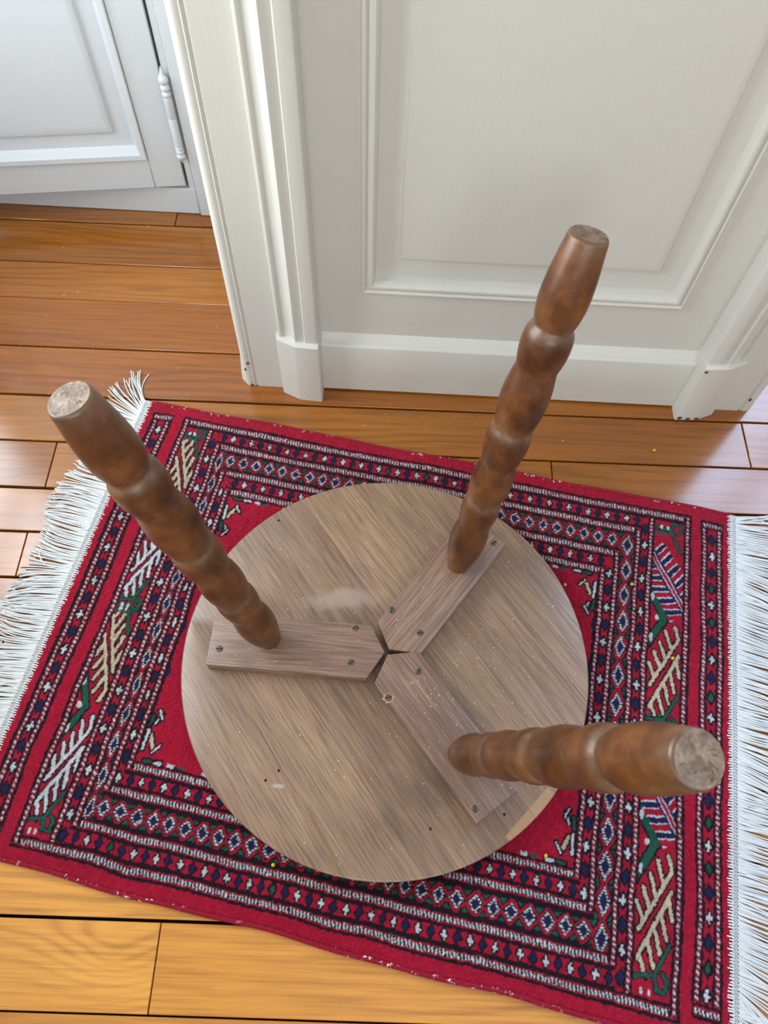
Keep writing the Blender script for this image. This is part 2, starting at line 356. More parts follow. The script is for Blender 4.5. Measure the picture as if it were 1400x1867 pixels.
for i in range(len(rows) - 1):
    y1, y0 = rows[i], rows[i + 1]; g1 = gaps.get(y1, 0.002) / 2; g0 = gaps.get(y0, 0.002) / 2
    js = joints.get(y1) or [random.uniform(-0.9, 1.5)]
    xs = [XL - .05] + js + [XR + .05]
    for a, b in zip(xs[:-1], xs[1:]):
        a += 0.0006; b -= 0.0006; cx, cy = (a + b) / 2, (y0 + y1) / 2
        off = SL * cx; zt = random.uniform(-0.0006, 0.0004)
        pl = box('plank', -(b - a) / 2, (b - a) / 2, -(y1 - y0) / 2 + g0, (y1 - y0) / 2 - g1, -0.02, 0, M['plank'], floor, 0.0008)
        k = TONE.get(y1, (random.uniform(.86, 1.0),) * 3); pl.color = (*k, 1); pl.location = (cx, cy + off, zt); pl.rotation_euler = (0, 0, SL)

# ------------------------------------------------------------------ panelled wall between the two openings
PX0, PX1 = -0.106, 0.457; XC = (PX0 + PX1) / 2
mir = lambda x: 2 * XC - x
YS = 0.764                       # plane of stiles and rails
wf = struct(empty('wall_front', (XC, YS, 0)), 'cream painted panelled wall between two openings', 'wall'); wf.location = (0, 0, 0)
OX0, OX1, OZ0, OZ1 = -0.0445, 0.399, 0.205, 2.05
box('stile', PX0 - .01, OX0, YS, YS + .035, 0.10, HC, M['paint'], wf)
box('stile', OX1, PX1 + .01, YS, YS + .035, 0.10, HC, M['paint'], wf)
box('rail', OX0, OX1, YS, YS + .035, 0.10, OZ0, M['paint_h'], wf)
box('rail', OX0, OX1, YS, YS + .035, OZ1, HC, M['paint_h'], wf)
box('wall_core', -0.225, mir(-0.225), YS + .035, CY, 0.0, HC, M['paint'], wf)
prof = [(0.0, YS), (0.0, YS - .0035), (0.0015, YS - .0045), (0.0035, YS - .0045), (0.0050, YS - .0028), (0.0060, YS - .0012), (0.0080, YS - .0030), (0.0110, YS - .0046),
        (0.0140, YS - .0040), (0.0165, YS - .0005), (0.0180, YS + .0060), (0.0185, YS + .0095)]
mitre_frame('panel_moulding', OX0, OX1, OZ0, OZ1, prof, M['paint'], wf)
YM = YS + .0095
mitre_frame('panel', OX0 + .0185, OX1 - .0185, OZ0 + .0265, OZ1 - .0185,
            [(0.0, YM), (0.0275, YM + .001), (0.0290, YM - .0012), (0.0310, YM - .0034), (0.0325, YM - .0038), (0.04, YM - .0038)], M['paint'], wf, cap=True)
mitre_frame('panel_margin', OX0 + .0180, OX1 - .0180, OZ0 + .0180, OZ1 - .0180, [(0.0, YM - .001), (0.0008, YM + .0006), (0.012, YM + .0008)], M['paint'], wf)

bb = [(0.748, 0.004), (0.7472, 0.050), (0.748, 0.1035), (0.7490, 0.1060), (0.7525, 0.1085), (0.7555, 0.1100), (0.7575, 0.1125), (0.7600, 0.1150), (0.7625, 0.1180), (YS + .002, 0.1220), (YS + .03, 0.1220), (YS + .03, 0.004)]
struct(sweep_x('baseboard_front', PX0 - .002, PX1 + .002, bb, M['paint_h']), 'cream baseboard with a bevelled top under the wall panel', 'baseboard')

def casing(name, m, label):
    root = struct(empty(name), label, 'trim'); f = (lambda x: mir(x)) if m else (lambda x: x)
    P = lambda pts: [(f(x), y) for x, y in pts]
    YC = 0.748
    bead = arc(-0.2215, YC + .0095, 0.0095, 200, 300, 7)
    board = [(-0.236, 0.80), (-0.2335, 0.776), (-0.2330, 0.766)] + bead + [(-0.2150, YC - .0004), (-0.2132, YC + .0022), (-0.2112, YC + .0020), (-0.2095, YC), (-0.160, YC), (-0.160, 0.80)]
    prism('casing_board', P(board), 0.0, HC, M['paint'], root)
    mould = [(-0.1650, YC + .004), (-0.1650, YC - .0050), (-0.1635, YC - .0078), (-0.1610, YC - .0085), (-0.1588, YC - .0074), (-0.1575, YC - .0050), (-0.1565, YC - .0052)]
    mould += [(-0.1530, YC - .0060), (-0.1490, YC - .0080), (-0.1450, YC - .0112), (-0.1415, YC - .0150), (-0.1390, YC - .0170), (-0.1365, YC - .0165), (-0.1335, YC - .0140), (-0.1300, YC - .0128), (-0.1268, YC - .0125),
              (-0.1262, YC - .0165), (-0.1245, YC - .0180), (-0.1100, YC - .0185), (-0.1075, YC - .0175), (-0.1065, YC - .0150), (-0.1060, YS + .006), (-0.1650, YS + .006)]
    prism('casing_moulding', P(mould), 0.11, HC, M['paint'], root, smooth=30)
    plan = [(-0.1695, YC + .010), (-0.1690, YC - .0060), (-0.1670, YC - .0100), (-0.1420, YC - .0215), (-0.1390, YC - .0225), (-0.1080, YC - .0245), (-0.1055, YC - .0235), (-0.1045, YC - .0200), (-0.1045, YS + .006), (-0.1695, YS + .006)]
    c = (-0.137, YC)
    top = [(c[0] + (x - c[0]) * 0.99, YC + (y - YC) * 0.86) for x, y in plan]
    pb = prism('plinth_block', P(plan), 0.0, 0.126, M['paint'], root, smooth=30)
    prism('plinth_cap', P([(x, y) for x, y in plan]), 0.126, 0.131, M['paint'], root, smooth=30, top=P(top))
    # lower repaired length of the outer bead
    low = [(-0.2405, 0.80), (-0.2400, 0.772), (-0.2370, 0.7610), (-0.2310, 0.7535), (-0.2260, 0.7560), (-0.2260, 0.80)]
    prism('casing_foot', P(low), 0.0, 0.075, M['paint'], root, smooth=30, top=P([(-0.2345, 0.80), (-0.2340, 0.772), (-0.2310, 0.7630), (-0.2260, 0.7565), (-0.2230, 0.7580), (-0.2230, 0.80)]))
    return root
t1 = casing('trim_1', False, 'cream moulded casing with plinth block at the left of the panelled wall')
t2 = casing('trim_2', True, 'cream moulded casing with chipped plinth block at the right of the panelled wall')

def chip(parent, pts):
    """a flake of lost paint: thin irregular plate lying on the surface"""
    c = Vector((0, 0, 0))
    for q in pts: c += Vector(q)
    c /= len(pts); nrm = (Vector(pts[1]) - Vector(pts[0])).cross(Vector(pts[2]) - Vector(pts[0])).normalized()
    if nrm.y > 0: nrm = -nrm
    lo = [Vector(q) + nrm * 0.0002 for q in pts]; hi = [c + (Vector(q) - c) * 0.9 + nrm * 0.0006 for q in pts]; n = len(pts)
    mesh('paint_chip', lo + hi, [(i, (i + 1) % n, n + (i + 1) % n, n + i) for i in range(n)] + [tuple(range(n, 2 * n))], M['bare'], parent)
def chips(parent, x, y, z, w, h, k=6):
    chip(parent, [(x + w / 2 * math.cos(a) * random.uniform(.7, 1.15), y, z + h / 2 * math.sin(a) * random.uniform(.7, 1.15)) for a in [2 * math.pi * i / k for i in range(k)]])
YC = 0.748
for x, z, w, h in ((-0.2205, 0.073, 0.0055, 0.0065), (-0.2195, 0.058, 0.0060, 0.0060), (-0.2250, 0.040, 0.0045, 0.0080), (-0.222, 0.135, 0.0035, 0.014), (-0.2190, 0.004, 0.006, 0.006)):
    chips(t1, x, YC - .0018 if x > -0.2205 else YC + .001, z, w, h)
for x, y, z, w, h in ((0.4595, YC - .0252, 0.121, 0.0065, 0.0055), (0.462, YC - .0250, 0.006, 0.008, 0.009), (0.476, YC - .0240, 0.004, 0.009, 0.006), (0.490, YC - .0230, 0.004, 0.011, 0.006), (0.568, YC - .0005, 0.030, 0.006, 0.009)):
    chips(t2, x, y, z, w, h)

# ------------------------------------------------------------------ closet front at the left
d1x0, HX = -0.90, -0.3755
DB = 0.061
tr3 = struct(empty('trim_3'), 'white closet jamb beside the hinged door', 'trim')
box('jamb', -0.362, -0.22, CY - .004, CY + .06, 0.0, HC, M['door_paint'], tr3, 0.002)
box('jamb_stop', -0.3735, -0.362, CY + .003, CY + .06, 0.05, HC, M['door_paint'], tr3, 0.001)
struct(box('baseboard_left', XL, -0.362, CY, CY + .05, 0.0, 0.054, M['door_paint'], None, 0.002), 'low white sill board under the closet door', 'baseboard')
struct(box('wall_closet', XL, -0.22, CY, CY + .06, DB + 1.955, HC, M['door_paint']), 'white painted wall above the closet door', 'wall')
struct(box('wall_recess', XL, -0.2, CY + .26, CY + .32, 0.0, HC, M['wall']), 'plain wall inside the closet', 'wall')
door = struct(empty('door_1', (HX, CY, DB)), 'white panelled closet door standing slightly ajar on turned hinges', 'door')
AJ = R(8.5)
door.rotation_euler = (0, 0, AJ)
# local: x runs from 0 (hinge) to -DW, y=0 front face
DW, DT, DH = 0.52, 0.032, 1.95
sx0, sx1, sz0, sz1 = -DW + .056, -0.0545, 0.057, DH - .06
box('door_stile', -0.0545, -0.001, 0, DT, 0, DH, M['door_paint'], door, 0.0012)
box('door_stile', -DW, -DW + .056, 0, DT, 0, DH, M['door_paint'], door, 0.0012)
box('door_rail', -DW + .056, -0.0545, 0, DT, 0, sz0, M['door_paint'], door, 0.0012)
box('door_rail', -DW + .056, -0.0545, 0, DT, sz1, DH, M['door_paint'], door, 0.0012)
mitre_frame('door_moulding', sx0, sx1, sz0, sz1, [(0.0, 0.0), (0.0005, -0.0030), (0.0020, -0.0042), (0.0040, -0.0040), (0.0100, -0.0032), (0.0105, -0.0025), (0.0120, 0.0045), (0.0180, 0.0130), (0.0185, 0.0140)], M['door_paint'], door)
mitre_frame('door_panel', sx0 + .0183, sx1 - .0183, sz0 + .0183, sz1 - .0183, [(0.0, 0.0138), (0.0240, 0.0145), (0.0252, 0.0128), (0.0268, 0.0105), (0.0280, 0.0100), (0.04, 0.0100)], M['door_paint'], door, cap=True)
def hinge(z0, z1):
    h = empty('hinge', (0.0035, -0.0065, 0)); h.parent = door
    mid = (z0 + z1) / 2; s = (z1 - z0)
    fin = lambda zb, sg: [(0.0058, zb), (0.0058, zb + sg * .003), (0.0072, zb + sg * .0045), (0.0074, zb + sg * .007), (0.0060, zb + sg * .009), (0.0048, zb + sg * .0105), (0.0056, zb + sg * .012), (0.0072, zb + sg * .0145), (0.0074, zb + sg * .018),
                          (0.0060, zb + sg * .0205), (0.0050, zb + sg * .022), (0.0066, zb + sg * .0245), (0.0080, zb + sg * .028), (0.0080, zb + sg * .031), (0.0062, zb + sg * .035), (0.0044, zb + sg * .0365), (0.0040, zb + sg * .039), (0.0022, zb + sg * .045), (0.0006, zb + sg * .050)]
    k = 0.36
    lathe('upper_knuckle', [(0.0066, mid + .0008), (0.0070, mid + .002), (0.0070, z1 - .050)], 20, M['door_paint'], h)
    lathe('lower_knuckle', [(0.0070, z0 + .034), (0.0070, mid - .001), (0.0066, mid)], 20, M['door_paint'], h)
    lathe('upper_finial', fin(z1 - .050, 1), 20, M['door_paint'], h)
    lathe('lower_finial', [(r, (z0 + .034) + (z - (z0 + .034)) * 0.68) for r, z in fin(z0 + .034, -1)], 20, M['door_paint'], h)
    box('hinge_leaf', -0.004, 0.0, 0.002, 0.012, z0 + .03, z1 - .045, M['door_paint'], h)
hinge(0.113 - DB, 0.281 - DB); hinge(1.62, 1.79)

# ------------------------------------------------------------------ rug
TL, TR, BR, BL = [np.array(q) for q in ((-.374, .7035), (.515, .553), (.406, -.112), (-.483, .053))]
LU, LV = 900.0, 660.0
def rug_xy(s, t):
    s = np.asarray(s)[..., None]; t = np.asarray(t)[..., None]
    return (1 - s) * (1 - t) * BL + s * (1 - t) * BR + s * t * TR + (1 - s) * t * TL
def rug_z(s, t):
    w = 0.0016 * np.sin(s * 9 + 1) * np.cos(t * 5) + 0.0010 * np.sin(s * 17 + t * 6)
    e = np.minimum(1, np.minimum(np.minimum(s, 1 - s), np.minimum(t, 1 - t)) / 0.05)
    return 0.0060 + w * e
def edge_wob(s): return 0.0016 * np.sin(s * 19) + 0.0007 * np.sin(s * 43 + 2)
NU, NV = 868, 636
S, T = np.meshgrid(np.linspace(0, 1, NU), np.linspace(0, 1, NV), indexing='ij')
XY = rug_xy(S, T)
Zg = rug_z(S, T) + rng.normal(0, 0.00050, S.shape)
edge = np.minimum(np.minimum(S * 0.9, (1 - S) * 0.9), np.minimum(T * 0.66, (1 - T) * 0.66))
Zg = np.minimum(Zg, 0.0092)
Zg -= 0.0030 * np.clip(1 - edge / 0.006, 0, 1) ** 2
wv = edge_wob(S) * (np.clip(1 - T / 0.05, 0, 1) - np.clip(1 - (1 - T) / 0.05, 0, 1) * 0.8)
XY[..., 1] += wv
XY += rng.normal(0, 0.00022, XY.shape)

RED, BLK, NVY, WHT, CRM, GRN, PNK = range(7)
pal = np.array([lin(190, 20, 56)[:3], lin(24, 20, 30)[:3], lin(28, 36, 86)[:3], lin(226, 228, 232)[:3], lin(222, 204, 172)[:3], lin(28, 100, 80)[:3], lin(190, 120, 130)[:3]])
def smooth_noise(shape, k):
    a = rng.normal(0, 1, (shape[0] // k + 3, shape[1] // k + 3)); xi = np.linspace(0, a.shape[0] - 2.001, shape[0]); yi = np.linspace(0, a.shape[1] - 2.001, shape[1])
    i, j = xi.astype(int), yi.astype(int); fx, fy = (xi - i)[:, None], (yi - j)[None]
    return a[i][:, j] * (1 - fx) * (1 - fy) + a[i + 1][:, j] * fx * (1 - fy) + a[i][:, j + 1] * (1 - fx) * fy + a[i + 1][:, j + 1] * fx * fy
U = S * LU + smooth_noise(S.shape, 3) * 0.60 + smooth_noise(S.shape, 40) * 1.1
V = T * LV + smooth_noise(S.shape, 3) * 0.60 + smooth_noise(S.shape, 40) * 0.9
I = np.full(S.shape, RED)
def put(mask, c): I[mask] = c
def seg(p, q):
    (ax, ay), (bx, by) = p, q; dx, dy = bx - ax, by - ay; k = np.clip(((U - ax) * dx + (V - ay) * dy) / (dx * dx + dy * dy + 1e-9), 0, 1)
    return np.hypot(U - ax - k * dx, V - ay - k * dy)
def rect(u0, u1, v0, v1): return (U > u0) & (U < u1) & (V > v0) & (V < v1)
def tick_row(vc, u0, u1, h=3.1):
    d = V - vc; put(rect(u0 - 4, u1 + 4, vc - 7.2, vc + 7.2), BLK); put(rect(u0 - 3, u1 + 3, vc - 4.5, vc + 4.5), RED)
    m = rect(u0 - 3, u1 + 3, vc - h, vc + h); put(m, BLK); ph = np.mod(U + d * 0.25, 4.1); put(m & (ph < 1.95) & (np.abs(d) < h - .2), WHT)
def tick_col(uc, v0, v1, h=2.7):
    d = U - uc; put(rect(uc - 5.3, uc + 5.3, v0 - 3, v1 + 3), BLK)
    m = rect(uc - h, uc + h, v0 - 3, v1 + 3); put(m, BLK); ph = np.mod(V + d * 0.55, 6.0); put(m & (ph > 4.2), RED); put(m & (ph < 3.2) & (np.abs(d) < 1.9), PNK); put(m & (ph < 2.7) & (ph > .4) & (np.abs(d) < 1.5), WHT)
def motif(du, dv, kind, a, b):
    put((np.abs(du) / (a * 1.62) + np.abs(dv) / (b * 1.5) < 1), BLK)
    if kind == 0: put(((np.abs(du) < a * .30) & (np.abs(dv) < b * .78)) | ((np.abs(dv) < b * .24) & (np.abs(du) < a * .88)), WHT)
    elif kind == 1: put(np.abs(du) / a + np.abs(dv) / b < 1, NVY)
    else: put(np.abs(du) / (a * .8) + np.abs(dv) / (b * .8) < 1, GRN)
def cross_row(vc, u0, u1, h=7.2, off=0.0):
    put(rect(u0, u1, vc - h, vc + h), RED); n = int((u1 - u0) / 14.3)
    for k in range(n + 1):
        uc = u0 + 6 + k * 14.3 + off
        if uc > u1 - 3: break
        kk = k % 2
        if rng.random() < 0.03: kk = 2
        m = (np.abs(U - uc) < 9) & (np.abs(V - vc) < h + .5); sub(m, lambda: motif(U - uc, V - vc, kk, 3.7, 6.6))
def cross_col(uc, v0, v1, h=6.0, seq=(0, 1), off=0.0):
    put(rect(uc - h, uc + h, v0, v1), RED); k = 0; vc = v0 + 10 + off
    while vc < v1 - 4:
        sub((np.abs(U - uc) < h + .8) & (np.abs(V - vc) < 14), lambda: motif(U - uc, V - vc, seq[k % len(seq)], 4.4, 7.6)); k += 1; vc += 25.6
def sub(m, fn):
    """draw only inside the index window of a mask"""
    global U, V, I
    ii = np.where(m.any(1))[0]; jj = np.where(m.any(0))[0]
    if len(ii) == 0 or len(jj) == 0: return
    a, b, c, d = ii[0], ii[-1] + 1, jj[0], jj[-1] + 1
    U0, V0, I0 = U, V, I; U, V, I = U[a:b, c:d], V[a:b, c:d], I[a:b, c:d]
    mm = m[a:b, c:d]; keep = I.copy(); fn(); I[~mm] = keep[~mm]
    U, V, I = U0, V0, I0
def lattice(du, dv, a, b):
    g = np.abs(du) / a + np.abs(dv) / b; g2 = np.abs(du) / (a * .76) + np.abs(dv) / (b * .84)
    put(g < 9, BLK); put((g > 0.99) & (g < 1.29), RED); put((g > 1.52) & (np.abs(dv) < b * .94) & (np.abs(du) > a * .58), GRN)
    dash = np.mod(np.abs(dv) - np.abs(du) * .2, 3.4) < 2.3
    put((g2 > 0.66) & (g2 < 1.05) & dash, WHT); put(g2 < 0.56, NVY)
def lattice_row(vc, u0, u1, h=14, p=20.6):
    uc = u0 + 2
    while uc < u1: sub((np.abs(U - uc) <= p / 2) & (np.abs(V - vc) < h) & (U > u0 - 6) & (U < u1 + 6), lambda: lattice(U - uc, V - vc, p / 2, h - 1)); uc += p
def lattice_col(uc, v0, v1, h=11.5, p=38.5):
    vc = v0 + 14
    while vc < v1 + 10: sub((np.abs(V - vc) <= p / 2) & (np.abs(U - uc) < h) & (V > v0) & (V < v1), lambda: lattice(U - uc, V - vc, h - .5, p / 2)); vc += p

fA, fB, fC, fD = (67, 838, 24.5, 636), (128, 767, 57.5, 603), (149, 738, 103.5, 561), (165, 720, 134.5, 531)
put(rect(fA[0] - 6, fA[1] + 6, fA[2] - 8, fA[3] + 8), BLK)
put(rect(68, 838, 29, 631), BLK)
# inner field
put(rect(fD[0] + 6, fD[1] - 6, fD[2] + 6, fD[3] - 6), RED)
inn = np.minimum(np.minimum(U - fD[0], fD[1] - U), np.minimum(V - fD[2], fD[3] - V)); tri = lambda x, p: np.abs(np.mod(x, p) / p - .5) * 2
zig = np.where(np.minimum(V - fD[2], fD[3] - V) < np.minimum(U - fD[0], fD[1] - U), tri(U, 44), tri(V, 64))
put(rect(fD[0], fD[1], fD[2], fD[3]) & (inn < 6 + 12 * np.clip(zig - .55, 0, 1)), NVY)
put(rect(fD[0], fD[1], fD[2], fD[3]) & (inn < 7), BLK)
for uc in np.arange(fD[0] + 50, fD[1] - 40, 44):
    for vv in (fD[2] + 9.5, fD[3] - 9.5): put((np.abs(U - uc) < 4.5) & (np.abs(V - vv) < 2.2), WHT); put((np.abs(U - uc - 13) < 3) & (np.abs(V - vv) < 2.2), GRN)
for cu, sx in ((fD[0], 1), (fD[1], -1)):
    for cv, sy in ((fD[2], 1), (fD[3], -1)):
        q = lambda a, b: (cu + sx * a, cv + sy * b)
        put(((U - cu) * sx > 4) & ((V - cv) * sy > 4) & ((U - cu) * sx / 40 + (V - cv) * sy / 72 < 1) & ((U - cu) * sx < 30), RED)
        for a, b, w, c in (((14, 40), (20, 26), 3.2, CRM), ((8, 22), (9, 44), 2.4, WHT), ((16, 9), (26, 9), 2.6, GRN), ((30, 9), (38, 9), 2.4, WHT), ((22, 20), (29, 30), 1.8, WHT), ((8, 50), (10, 62), 2.4, GRN), ((15, 54), (20, 66), 2.0, WHT), ((21, 60), (15, 70), 1.6, WHT)):
            w *= .68; d = seg(q(*a), q(*b)); put(d < w + 2.4, BLK); put(d < w, c)
# nested bands
lattice_row(80.5, fB[0] + 4, fB[1] - 4, 13.2); lattice_row(582, fB[0] + 4, fB[1] - 4, 13.2)
put(rect(fB[0] + 4, fC[0] - 4, 62, 598), BLK); put(rect(fC[1] + 4, fB[1] - 4, 62, 598), BLK)
lattice_col(138.5, 62, 598, 7.6); lattice_col(752.5, 62, 598, 10.6)
cross_row(41.5, 114, 781); cross_row(619.5, 114, 781)
cross_row(118.8, 153, 734, 6.6); cross_row(546, 153, 734, 6.6)
put(rect(fC[0] + 4, fD[0] - 4, 108, 556), BLK); put(rect(fD[1] + 4, fC[1] - 4, 108, 556), BLK)
cross_col(157, 108, 556, 4.6); cross_col(729, 108, 556, 5.2)
put(rect(113, 124.5, 29, 631), BLK); put(rect(771, 781.5, 29, 631), BLK)
cross_col(119, 30, 630, 5.0, (1, 0)); cross_col(776.4, 30, 630, 5.0, (1, 0), 4)

# leaf panels of the two ends
def leafpanel(u0, u1, fancy):
    w = (u1 - u0); X = lambda u: u0 + (u - 788) / 47.0 * w
    put(rect(u0, u1, 29, 631), RED)
    def stroke(segs, col, r=2.1, o=2.1, dv=0.0, flip=None):
        ds = None
        for a, b in segs:
            A = (X(a[0]), a[1]); B = (X(b[0]), b[1])
            if flip is not None: A = (A[0], 2 * flip - A[1]); B = (B[0], 2 * flip - B[1])
            d = seg((A[0], A[1] + dv), (B[0], B[1] + dv)); ds = d if ds is None else np.minimum(ds, d)
        box_ = (U > u0) & (U < u1)
        put((ds < r + o) & box_, BLK); put((ds < r) & box_, col)
    S1 = [((793, 95), (830, 164)), ((830, 164), (825, 180)), ((799, 106), (791, 124)), ((806, 119), (797, 141)), ((813, 132), (804, 156)), ((821, 147), (812, 172))]
    S2 = [((793, 67), (830, 141)), ((795, 71), (803, 52)), ((803, 87), (812, 62)), ((811, 102), (819, 76)), ((819, 118), (826, 91)), ((827, 134), (832, 112))]
    branch = [((830, 86), (814, 55)), ((814, 55), (791, 50)), ((814, 55), (817, 42)), ((817, 42), (827, 41)), ((827, 41), (830, 52)), ((830, 52), (824, 58))]
    for unit in (0, 286):
        c1 = CRM if fancy else (WHT if unit == 0 else WHT)
        # green half-diamond on the side
        tu, tv = X(789), 190 + unit
        g = (U - tu) / (25 / 47 * w) + np.abs(V - tv) / 44
        inb = (U > u0) & (U < u1)
        put(inb & (g < 1.12), BLK); put(inb & (g < 1.0), GRN); put(inb & (g < 0.60), BLK); put(inb & (g < 0.48), RED)
        put((np.hypot((U - X(798)) / 3, (V - tv) / 4) < 1), WHT); put((np.hypot((U - X(791.5)) / 2.2, (V - tv - 30) / 6) < 1), WHT); put((np.hypot((U - X(791.5)) / 2.2, (V - tv + 30) / 6) < 1), WHT)
        stroke(S1, c1, dv=unit); stroke(S2, c1, dv=unit)
        if fancy:
            # striped blue, red and white leaf running the other way
            ax, ay, bx, by = X(787), 286 + unit, X(833), 212 + unit
            L = math.hypot(bx - ax, by - ay); ex, ey = (bx - ax) / L, (by - ay) / L
            s_ = (U - ax) * ex + (V - ay) * ey; t_ = -(U - ax) * ey + (V - ay) * ex
            reg = (np.abs(t_) < 26) & (U > u0) & (U < u1) & (V > 180 + unit) & (V < 304 + unit) & (s_ > -14) & (s_ < L + 14)
            put(reg, WHT)
            ph = np.mod(s_ + np.abs(t_) * .35, 18)
            put(reg & (ph > 1.0) & (ph < 7.6), NVY); put(reg & (ph > 9.2) & (ph < 16.6), RED)
            put(reg & (np.abs(t_) < 6.5), NVY); put(reg & (np.abs(t_) < 3.4), WHT); put(reg & (np.abs(t_) < 1.9), RED)
        else:
            stroke(S1, CRM, dv=unit, flip=190); stroke(S2, CRM, dv=unit, flip=190)
        stroke(branch, GRN, r=2.0, o=1.3, dv=unit)
        stroke(branch, GRN, r=2.0, o=1.3, dv=unit, flip=190)
        for vv in (38 + unit, 330 + unit): put(np.hypot((U - X(799)) / 2.2, (V - vv) / 3.2) < 1, WHT); put(np.hypot((U - X(809)) / 2.0, (V - vv) / 3.2) < 1, WHT)
        put(rect(X(789), X(812), 319 + unit, 323 + unit), GRN); put(rect(X(789), X(812), 341 + unit, 345 + unit), GRN); put(rect(X(790), X(812), 323.5 + unit, 325 + unit), BLK)
leafpanel(70, 106.5, False); leafpanel(789, 834, True)
put(rect(65, 840, 626, 631), BLK); put(rect(65, 840, 29, 32), BLK)
for f_ in (fD, fC, fB): 
    for vc in f_[2:]: tick_row(vc, f_[0], f_[1])
    for uc in f_[:2]: tick_col(uc, f_[2], f_[3])
for uc in (110, 785): tick_col(uc, fA[2], fA[3])
for vc in fA[2:]: tick_row(vc, fA[0], fA[1])
for uc in fA[:2]: tick_col(uc, fA[2], fA[3])
# outer panels at the two ends
for (u0, u1, t0, t1_, seq) in ((13, 45, 20, 38.5, (0, 1)), (857, 889, 862.3, 884, (0, 2, 1, 0, 1, 2))):
    put(rect(u0, u1, 25, 641), BLK); cc = (t0 + t1_) / 2
    cross_col(cc, 36, 630, 5.6, seq, 2); tick_col(t0, 34, 632, 2.6); tick_col(t1_, 34, 632, 2.6); tick_row(31.5, t0, t1_, 2.6); tick_row(634.5, t0, t1_, 2.6)
    put(rect(u0, u1, 25, 641) & ((U < t0 - 4) | (U > t1_ + 4) | (V < 28) | (V > 638)), BLK)
put((T * LV < 6) | (T * LV > 654) | (S * LU < 5) | (S * LU > 895), RED)
C = pal[I]
tone = 1 + 0.16 * smooth_noise(S.shape, 5) * 0.5 + 0.10 * smooth_noise(S.shape, 30) * 0.5 + rng.normal(0, 0.10, S.shape)
C = np.clip(C * tone[..., None], 0.003, 0.9)
# knots bleed a little into their neighbours
Cb = C.copy(); Cb[1:-1, 1:-1] = 0.80 * C[1:-1, 1:-1] + 0.05 * (C[:-2, 1:-1] + C[2:, 1:-1] + C[1:-1, :-2] + C[1:-1, 2:])
rug = empty('rug', tuple(rug_xy(.5, .5)) + (0,))
tag(rug, 'red hand-knotted rug with navy, white and green borders and white fringes', 'rug')
def child_world(o, p):
    o.parent = p; o.matrix_parent_inverse = Matrix.Translation(-Vector(p.location)); return o
vs = np.concatenate([XY, Zg[..., None]], -1).reshape(-1, 3)
idx = np.arange(NU * NV).reshape(NU, NV)
q = np.stack([idx[:-1, :-1], idx[1:, :-1], idx[1:, 1:], idx[:-1, 1:]], -1).reshape(-1, 4)
me = bpy.data.meshes.new('pile')
me.vertices.add(len(vs)); me.vertices.foreach_set('co', vs.ravel())
me.loops.add(q.size); me.loops.foreach_set('vertex_index', q.ravel().astype(np.int32))
me.polygons.add(len(q)); me.polygons.foreach_set('loop_start', np.arange(0, q.size, 4, dtype=np.int32)); me.polygons.foreach_set('loop_total', np.full(len(q), 4, np.int32))
me.update(calc_edges=True)
at = me.color_attributes.new('weave', 'FLOAT_COLOR', 'POINT'); at.data.foreach_set('color', np.concatenate([Cb, np.ones((*Cb.shape[:2], 1))], -1).reshape(-1, 4).ravel().astype(np.float32))
me.polygons.foreach_set('use_smooth', np.ones(len(q), bool))
pile = child_world(link('pile', me, M['pile']), rug)
# rug body under the pile (thickness)
ns = 90
per = [(i / ns, 0) for i in range(ns)] + [(1, i / ns) for i in range(ns)] + [(1 - i / ns, 1) for i in range(ns)] + [(0, 1 - i / ns) for i in range(ns)]
pv = []
for s, t in per:
    p = rug_xy(s, t); pv.append((p[0], p[1] + edge_wob(s) * (1 if t == 0 else (-0.8 if t == 1 else (1 - t / .05 if t < .05 else (-.8 * (1 - (1 - t) / .05) if t > .95 else 0)))), float(rug_z(s, t)) - 0.003))
n = len(pv)
child_world(mesh('backing', [(x, y, 0.0008) for x, y, z in pv] + pv, [(i, (i + 1) % n, n + (i + 1) % n, n + i) for i in range(n)] + [tuple(range(n))], M['selvedge']), rug)

def tube_mesh(paths, rad, sides, name, mat):
    V_, F_ = [], []
    for pts in paths:
        pts = [Vector(p_) for p_ in pts]; b0 = len(V_)
        for i, p_ in enumerate(pts):
            d = (pts[min(i + 1, len(pts) - 1)] - pts[max(i - 1, 0)]).normalized(); a = d.cross(Vector((0, 0, 1))); a = a.normalized() if a.length > 1e-4 else Vector((1, 0, 0)); b = a.cross(d)
            r = rad(i / (len(pts) - 1))
            for k in range(sides): th = 2 * math.pi * k / sides; V_.append(tuple(p_ + a * r * math.cos(th) + b * r * math.sin(th)))
        for i in range(len(pts) - 1):
            for k in range(sides): F_.append((b0 + i * sides + k, b0 + i * sides + (k + 1) % sides, b0 + (i + 1) * sides + (k + 1) % sides, b0 + (i + 1) * sides + k))
    me = bpy.data.meshes.new(name); me.from_pydata(V_, [], F_); me.update(); me.polygons.foreach_set('use_smooth', [True] * len(F_))
    return link(name, me, mat)
